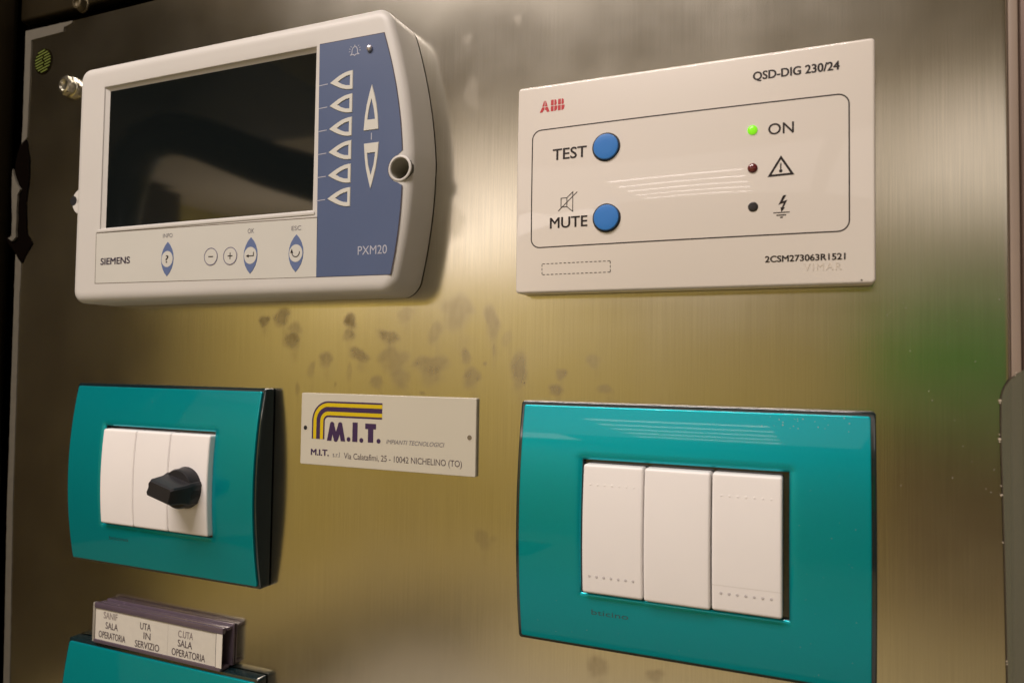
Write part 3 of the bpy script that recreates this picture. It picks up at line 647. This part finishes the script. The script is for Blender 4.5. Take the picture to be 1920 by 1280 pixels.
def specks(n, xr, zr, h, parent, name="dust_specks", rr=(.08, .22), off=.05):
    ps = []
    for _ in range(n):
        x, z, q = random.uniform(*xr), random.uniform(*zr), random.uniform(*rr)
        ps.append([(x + q * random.uniform(.6, 1.4) * math.cos(a), z + q * random.uniform(.6, 1.3) * math.sin(a)) for a in np.linspace(0, 2 * math.pi, 7)[:-1]])
    return tagm(flat(name, ps, M_dust, parent, h, off), kind="stuff")
M_dust = mat("dust", (.45, .42, .36), .9)
specks(22, (58, 90), (60.3, 64.6), hT, TR, rr=(.06, .2)); specks(16, (-22, 90), (-18, -4), hT, TR, rr=(.05, .12)); specks(14, (69, 91), (0, 50), hT, TR, rr=(.05, .12))
st_sp = specks(40, (97, 130), (40, 120), lambda x, z: 0, None, rr=(.05, .14)); st_sp['label'] = "tiny pale dust specks on the steel at the right"; st_sp['category'] = "dust"
# --- left plate: blanks and rotary knob
TL = thing("rotary_switch_plate", "teal plate with three white modules and a black rotary knob", "switch plate", (-208, 0, 24), "teal switch plates")
OL = (-243.3, 1.9)
hT2 = teal_frame(TL, OL[0], OL[1] - .3)
for x0, x1 in ((-242.6, -220.6), (-220.4, -198.6)): module(TL, x0, x1, 1.7, 24.3, "blank_module", 1.5)
hK = module(TL, -198.4, -174.6, 1.7, 24.3, "knob_module", 1.5)
text("bticino", -240.4, -227.5, -6.6, -4.8, mat("dark_teal_relief", (.0, .085, .09), .3, coat=1), TL, hT2, .01, off=.05, name="moulded_lettering")
def knob():
    kx, kz = -187.0, 22.9
    V, F = lathe([(9.4, 12.5), (9.4, 13.4), (9.0, 14.0), (8.9, 17.8), (8.3, 18.8), (.01, 18.9)], kx, kz, 56)
    kb = mesh_obj("rotary_knob", V, F, M_knob, TL, True, 35)
    a = math.radians(-14); bm = bmesh.new(); rows = []
    for d, hl, ht, sh in ((13.5, 8.9, 5.4, 0), (18.4, 8.6, 5.2, 0), (20.8, 8.1, 4.3, 0), (27.2, 7.4, 3.8, 0), (28.4, 6.7, 3.1, 0)):
        ring = []
        for u, v in ((-1, -.62), (-.9, -1), (.9, -1), (1, -.8), (1, .8), (.9, 1), (-.9, 1), (-1, .62), (-.93, .2), (-.93, -.0)):
            uu, vv = u * hl, v * ht
            ring.append(bm.verts.new((kx + uu * math.cos(a) - vv * math.sin(a), -d, kz + uu * math.sin(a) + vv * math.cos(a))))
        rows.append(ring)
    for r0, r1 in zip(rows, rows[1:]):
        for i in range(len(r0)):
            j = (i + 1) % len(r0); bm.faces.new((r0[i], r0[j], r1[j], r1[i]))
    bm.faces.new(rows[-1])
    from_bm("knob_grip", bm, M_knob, kb, True, 28)
knob()
# --- lower left plate: copy of a frame with three blanks, cut by the picture's bottom
def copy_tree(o, parent=None):
    c = o.copy(); C.objects.link(c); ORG[c.name] = ORG[o.name]
    if parent: c.parent = parent
    for ch in [q for q in bpy.data.objects if q.parent == o and not q.name.startswith(("rotary_knob", "knob_module"))]: copy_tree(ch, c)
    return c
TB = copy_tree(TL); TB.name = "lower_switch_plate"
TB.location = TL.location + Vector((-.2, 0, -127.3)) * MM
TB['label'] = "teal plate cut off by the bottom left, below the label holder"

# ================================================================== label holder
LH = thing("label_holder", "smoky plastic holder with a typed white card above the lower teal plate", "label holder", (-203, 0, -46))
lx0, lx1, lz0, lz1 = -244.6, -161.8, -55.2, -37.2
from_bm("holder_back", box_bm(lx0 + 1.5, lx1 + .2, .2, 2.0, lz0 + .5, lz1 + .6, .3, 2), M_smoke, LH)
from_bm("holder_ridge", box_bm(lx0 + .6, lx1 - .2, 2.0, 7.0, lz1 - 1.6, lz1 - .1, .4, 2), M_smoke, LH)
from_bm("holder_ridge", box_bm(lx0 + .2, lx1 - .3, 7.6, 10.6, lz1 - 2.4, lz1 + .3, .5, 2), M_smoke, LH)
from_bm("holder_ridge", box_bm(lx0 + .2, lx1 - 1.2, 2.0, 10.5, lz0 - .5, lz0 + 1.2, .4, 2), M_smoke, LH)
from_bm("holder_end", box_bm(lx0 - .7, lx0 + .9, 7.4, 10.6, lz0 - .2, lz1 + .2, .5, 2), mat("clear_grey_rim", (.30, .28, .24), .2, coat=.8), LH)
from_bm("paper_card", box_bm(lx0 + .9, lx1 - 1.2, 9.2, 9.8, lz0 + 1.0, lz1 - 2.3, .05, 1), M_paper, LH)
from_bm("card_stub", box_bm(lx1 - 4.2, lx1 - .6, 9.9, 10.3, lz0 + 1.0, lz1 - 2.2, .05, 1), mat("stub_paper", (.66, .63, .56), .7), LH)
hl = lambda x, z: 9.8
hl2 = lambda x, z: 10.3
M_type = mat("faded_type_ink", (.09, .07, .075), .6)
def line(s, xc, wdt, zb, m_=M_type): text(s, xc - wdt / 2, xc + wdt / 2, zb - .7, zb + 2.4, m_, LH, hl, .03, off=.06)
line("SANIF", -233.4, 9.5, -43.0, mat("washed_type_ink", (.24, .20, .19), .6)); line("SALA", -232.4, 8.4, -47.6); line("OPERATORIA", -232.0, 18.2, -52.2)
line("UTA", -210.0, 7.0, -44.3); line("IN", -208.8, 4.6, -48.4); line("SERVIZIO", -208.6, 15.8, -52.7)
line("C.UTA", -184.6, 9.2, -44.1, mat("washed_type_ink", (.22, .18, .18), .6)); line("SALA", -184.8, 8.8, -48.2); line("OPERATORIA", -182.6, 20.5, -52.5)
flat("card_crease", stroke([(-195.6, -39.2), (-195.6, -54)], .16), mat("crease", (.42, .39, .34), .7), LH, hl, .05)
flat("card_edge_line", stroke([(lx1 - 4.1, -39.0), (lx1 - 4.2, -46), (lx1 - 4.0, -54.0)], .25), M_type, LH, hl2, .05)

LH.scale = (1.0, 0.70, 1.03); LH.location = (-209.6 * MM, 0, -48.3 * MM); LH.rotation_euler.y = math.radians(.5)

# ================================================================== room and added reflection props behind the camera, seen only as reflections in steel and gloss
def wallbox(name, x0, x1, y0, y1, z0, z1, col, rough=.7, label=None, cat=None):
    m_ = mat(name + "_finish", col, rough, var=.08, vscale=2)
    o = mesh_obj(name, [(x, y, z) for x in (x0, x1) for y in (y0, y1) for z in (z0, z1)], [(0, 1, 3, 2), (4, 6, 7, 5), (0, 4, 5, 1), (2, 3, 7, 6), (0, 2, 6, 4), (1, 5, 7, 3)], m_, None, False)
    if label: tagm(o, label, cat)
    else: o['kind'] = 'structure'
    return o
wallbox("ceiling", -3200, 2600, -5000, -300, CEIL, CEIL + 60, (.78, .69, .54))
wallbox("back_wall", -3200, 2600, -5060, -5000, -1300, CEIL, (.58, .50, .17))
wallbox("floor", -3200, 2600, -5000, -500, -1360, -1300, (.60, .52, .28), .5)
wallbox("side_wall", -3260, -3200, -5060, -300, -1300, CEIL, (.58, .50, .17))
wallbox("dark_side_prop", -3195, -2900, -2500, -400, -1300, CEIL - 30, (.04, .026, .010), .6, "tall dark block added to darken the mirrored left side of the steel", "reflection prop")  # added dark block, unseen, gives the steel its dark left reflection
wallbox("dark_overhead_prop", -3195, -1300, -1900, -380, CEIL - 60, CEIL - 8, (.04, .03, .018), .6, "dark block added under the ceiling to darken the mirrored top left of the steel", "duct")  # unseen block put in to darken the mirrored ceiling at upper left
wallbox("olive_overhead_prop", -1295, 2600, -1950, -1050, CEIL - 70, CEIL - 6, (.20, .155, .06), .7, "olive block added under the ceiling to dim the reflection along the top of the steel", "beam")  # added slab that tones down the ceiling reflected along the top
wallbox("green_mirror_prop", 330, 1700, -4960, -4900, -130, 600, (.06, .44, .02), .8, "green curtain mirrored at the right edge of the steel", "curtain")  # added slab, stands in for the photographer's green clothes in the reflection
wallbox("brown_mirror_prop", 330, 1700, -4950, -4600, -1300, -140, (.16, .10, .055), .6, "brown cabinet mirrored below the green curtain at the lower right of the steel", "cabinet")  # added block, stands in for the photographer's lower body in the reflection
wallbox("reflector", -1000, 1200, -1500, -760, -740, -700, (.55, .52, .46), .5, "pale worktop added to lighten the lower part of the curved teal plates", "reflector")  # added unseen reflector that brightens the lower curve of the teal plates
mt_ = mesh_obj("dark_floor_prop", [(x, y, z) for z in (-1300, -1292) for x, y in ((-2700, -2300), (-2560, -3200), (-2350, -3950), (-1500, -4100), (-1380, -3350), (-1650, -2500), (-2000, -2000))], [tuple(range(7, 14))] + [(k, (k + 1) % 7, (k + 1) % 7 + 7, k + 7) for k in range(7)], mat("dark_prop_finish", (.10, .08, .035), .9), None, False)
tagm(mt_, "dark floor patch added for the slanting band mirrored low on the steel", "mat")  # added patch on the floor, only there for its dark reflection
# bowed tube added out of view, to mirror as a dark bow in the display
ap = [(-3019, -2235, 500), (-3019, -2235, 720), (-2997, -2235, 858), (-2941, -2235, 1005), (-2835, -2235, 1115), (-2686, -2235, 1141), (-2505, -2235, 1089), (-2317, -2235, 1012), (-2108, -2235, 930), (-1856, -2235, 847), (-1570, -2235, 768), (-1300, -2235, 690)]
sc_ = .70                                            # the tube hangs at 0.7 of that distance, below the ceiling
ap = [(80 + (x - 80) * sc_, 215 + (y - 215) * sc_, 79 + (z - 79) * sc_) for x, y, z in ap]
V, F = [], []
for i_, p in enumerate(ap):
    a_, b_ = Vector(ap[max(0, i_ - 1)]), Vector(ap[min(len(ap) - 1, i_ + 1)]); t_ = (b_ - a_).normalized(); n_ = t_.cross(Vector((0, 1, 0))).normalized(); m2 = t_.cross(n_)
    for k in range(16):
        an = 2 * math.pi * k / 16; V.append(tuple(Vector(p) + (n_ * math.cos(an) + m2 * math.sin(an)) * 68))
for i_ in range(len(ap) - 1):
    for k in range(16): F.append((i_ * 16 + k, i_ * 16 + (k + 1) % 16, (i_ + 1) * 16 + (k + 1) % 16, (i_ + 1) * 16 + k))
F += [tuple(range(16)), tuple(range(len(V) - 16, len(V)))]
tagm(mesh_obj("dark_bow_prop", V, F, mat("dark_bow_paint", (.012, .016, .018), .35), None), "dark bowed tube added for the black arch mirrored in the display", "lamp arm")
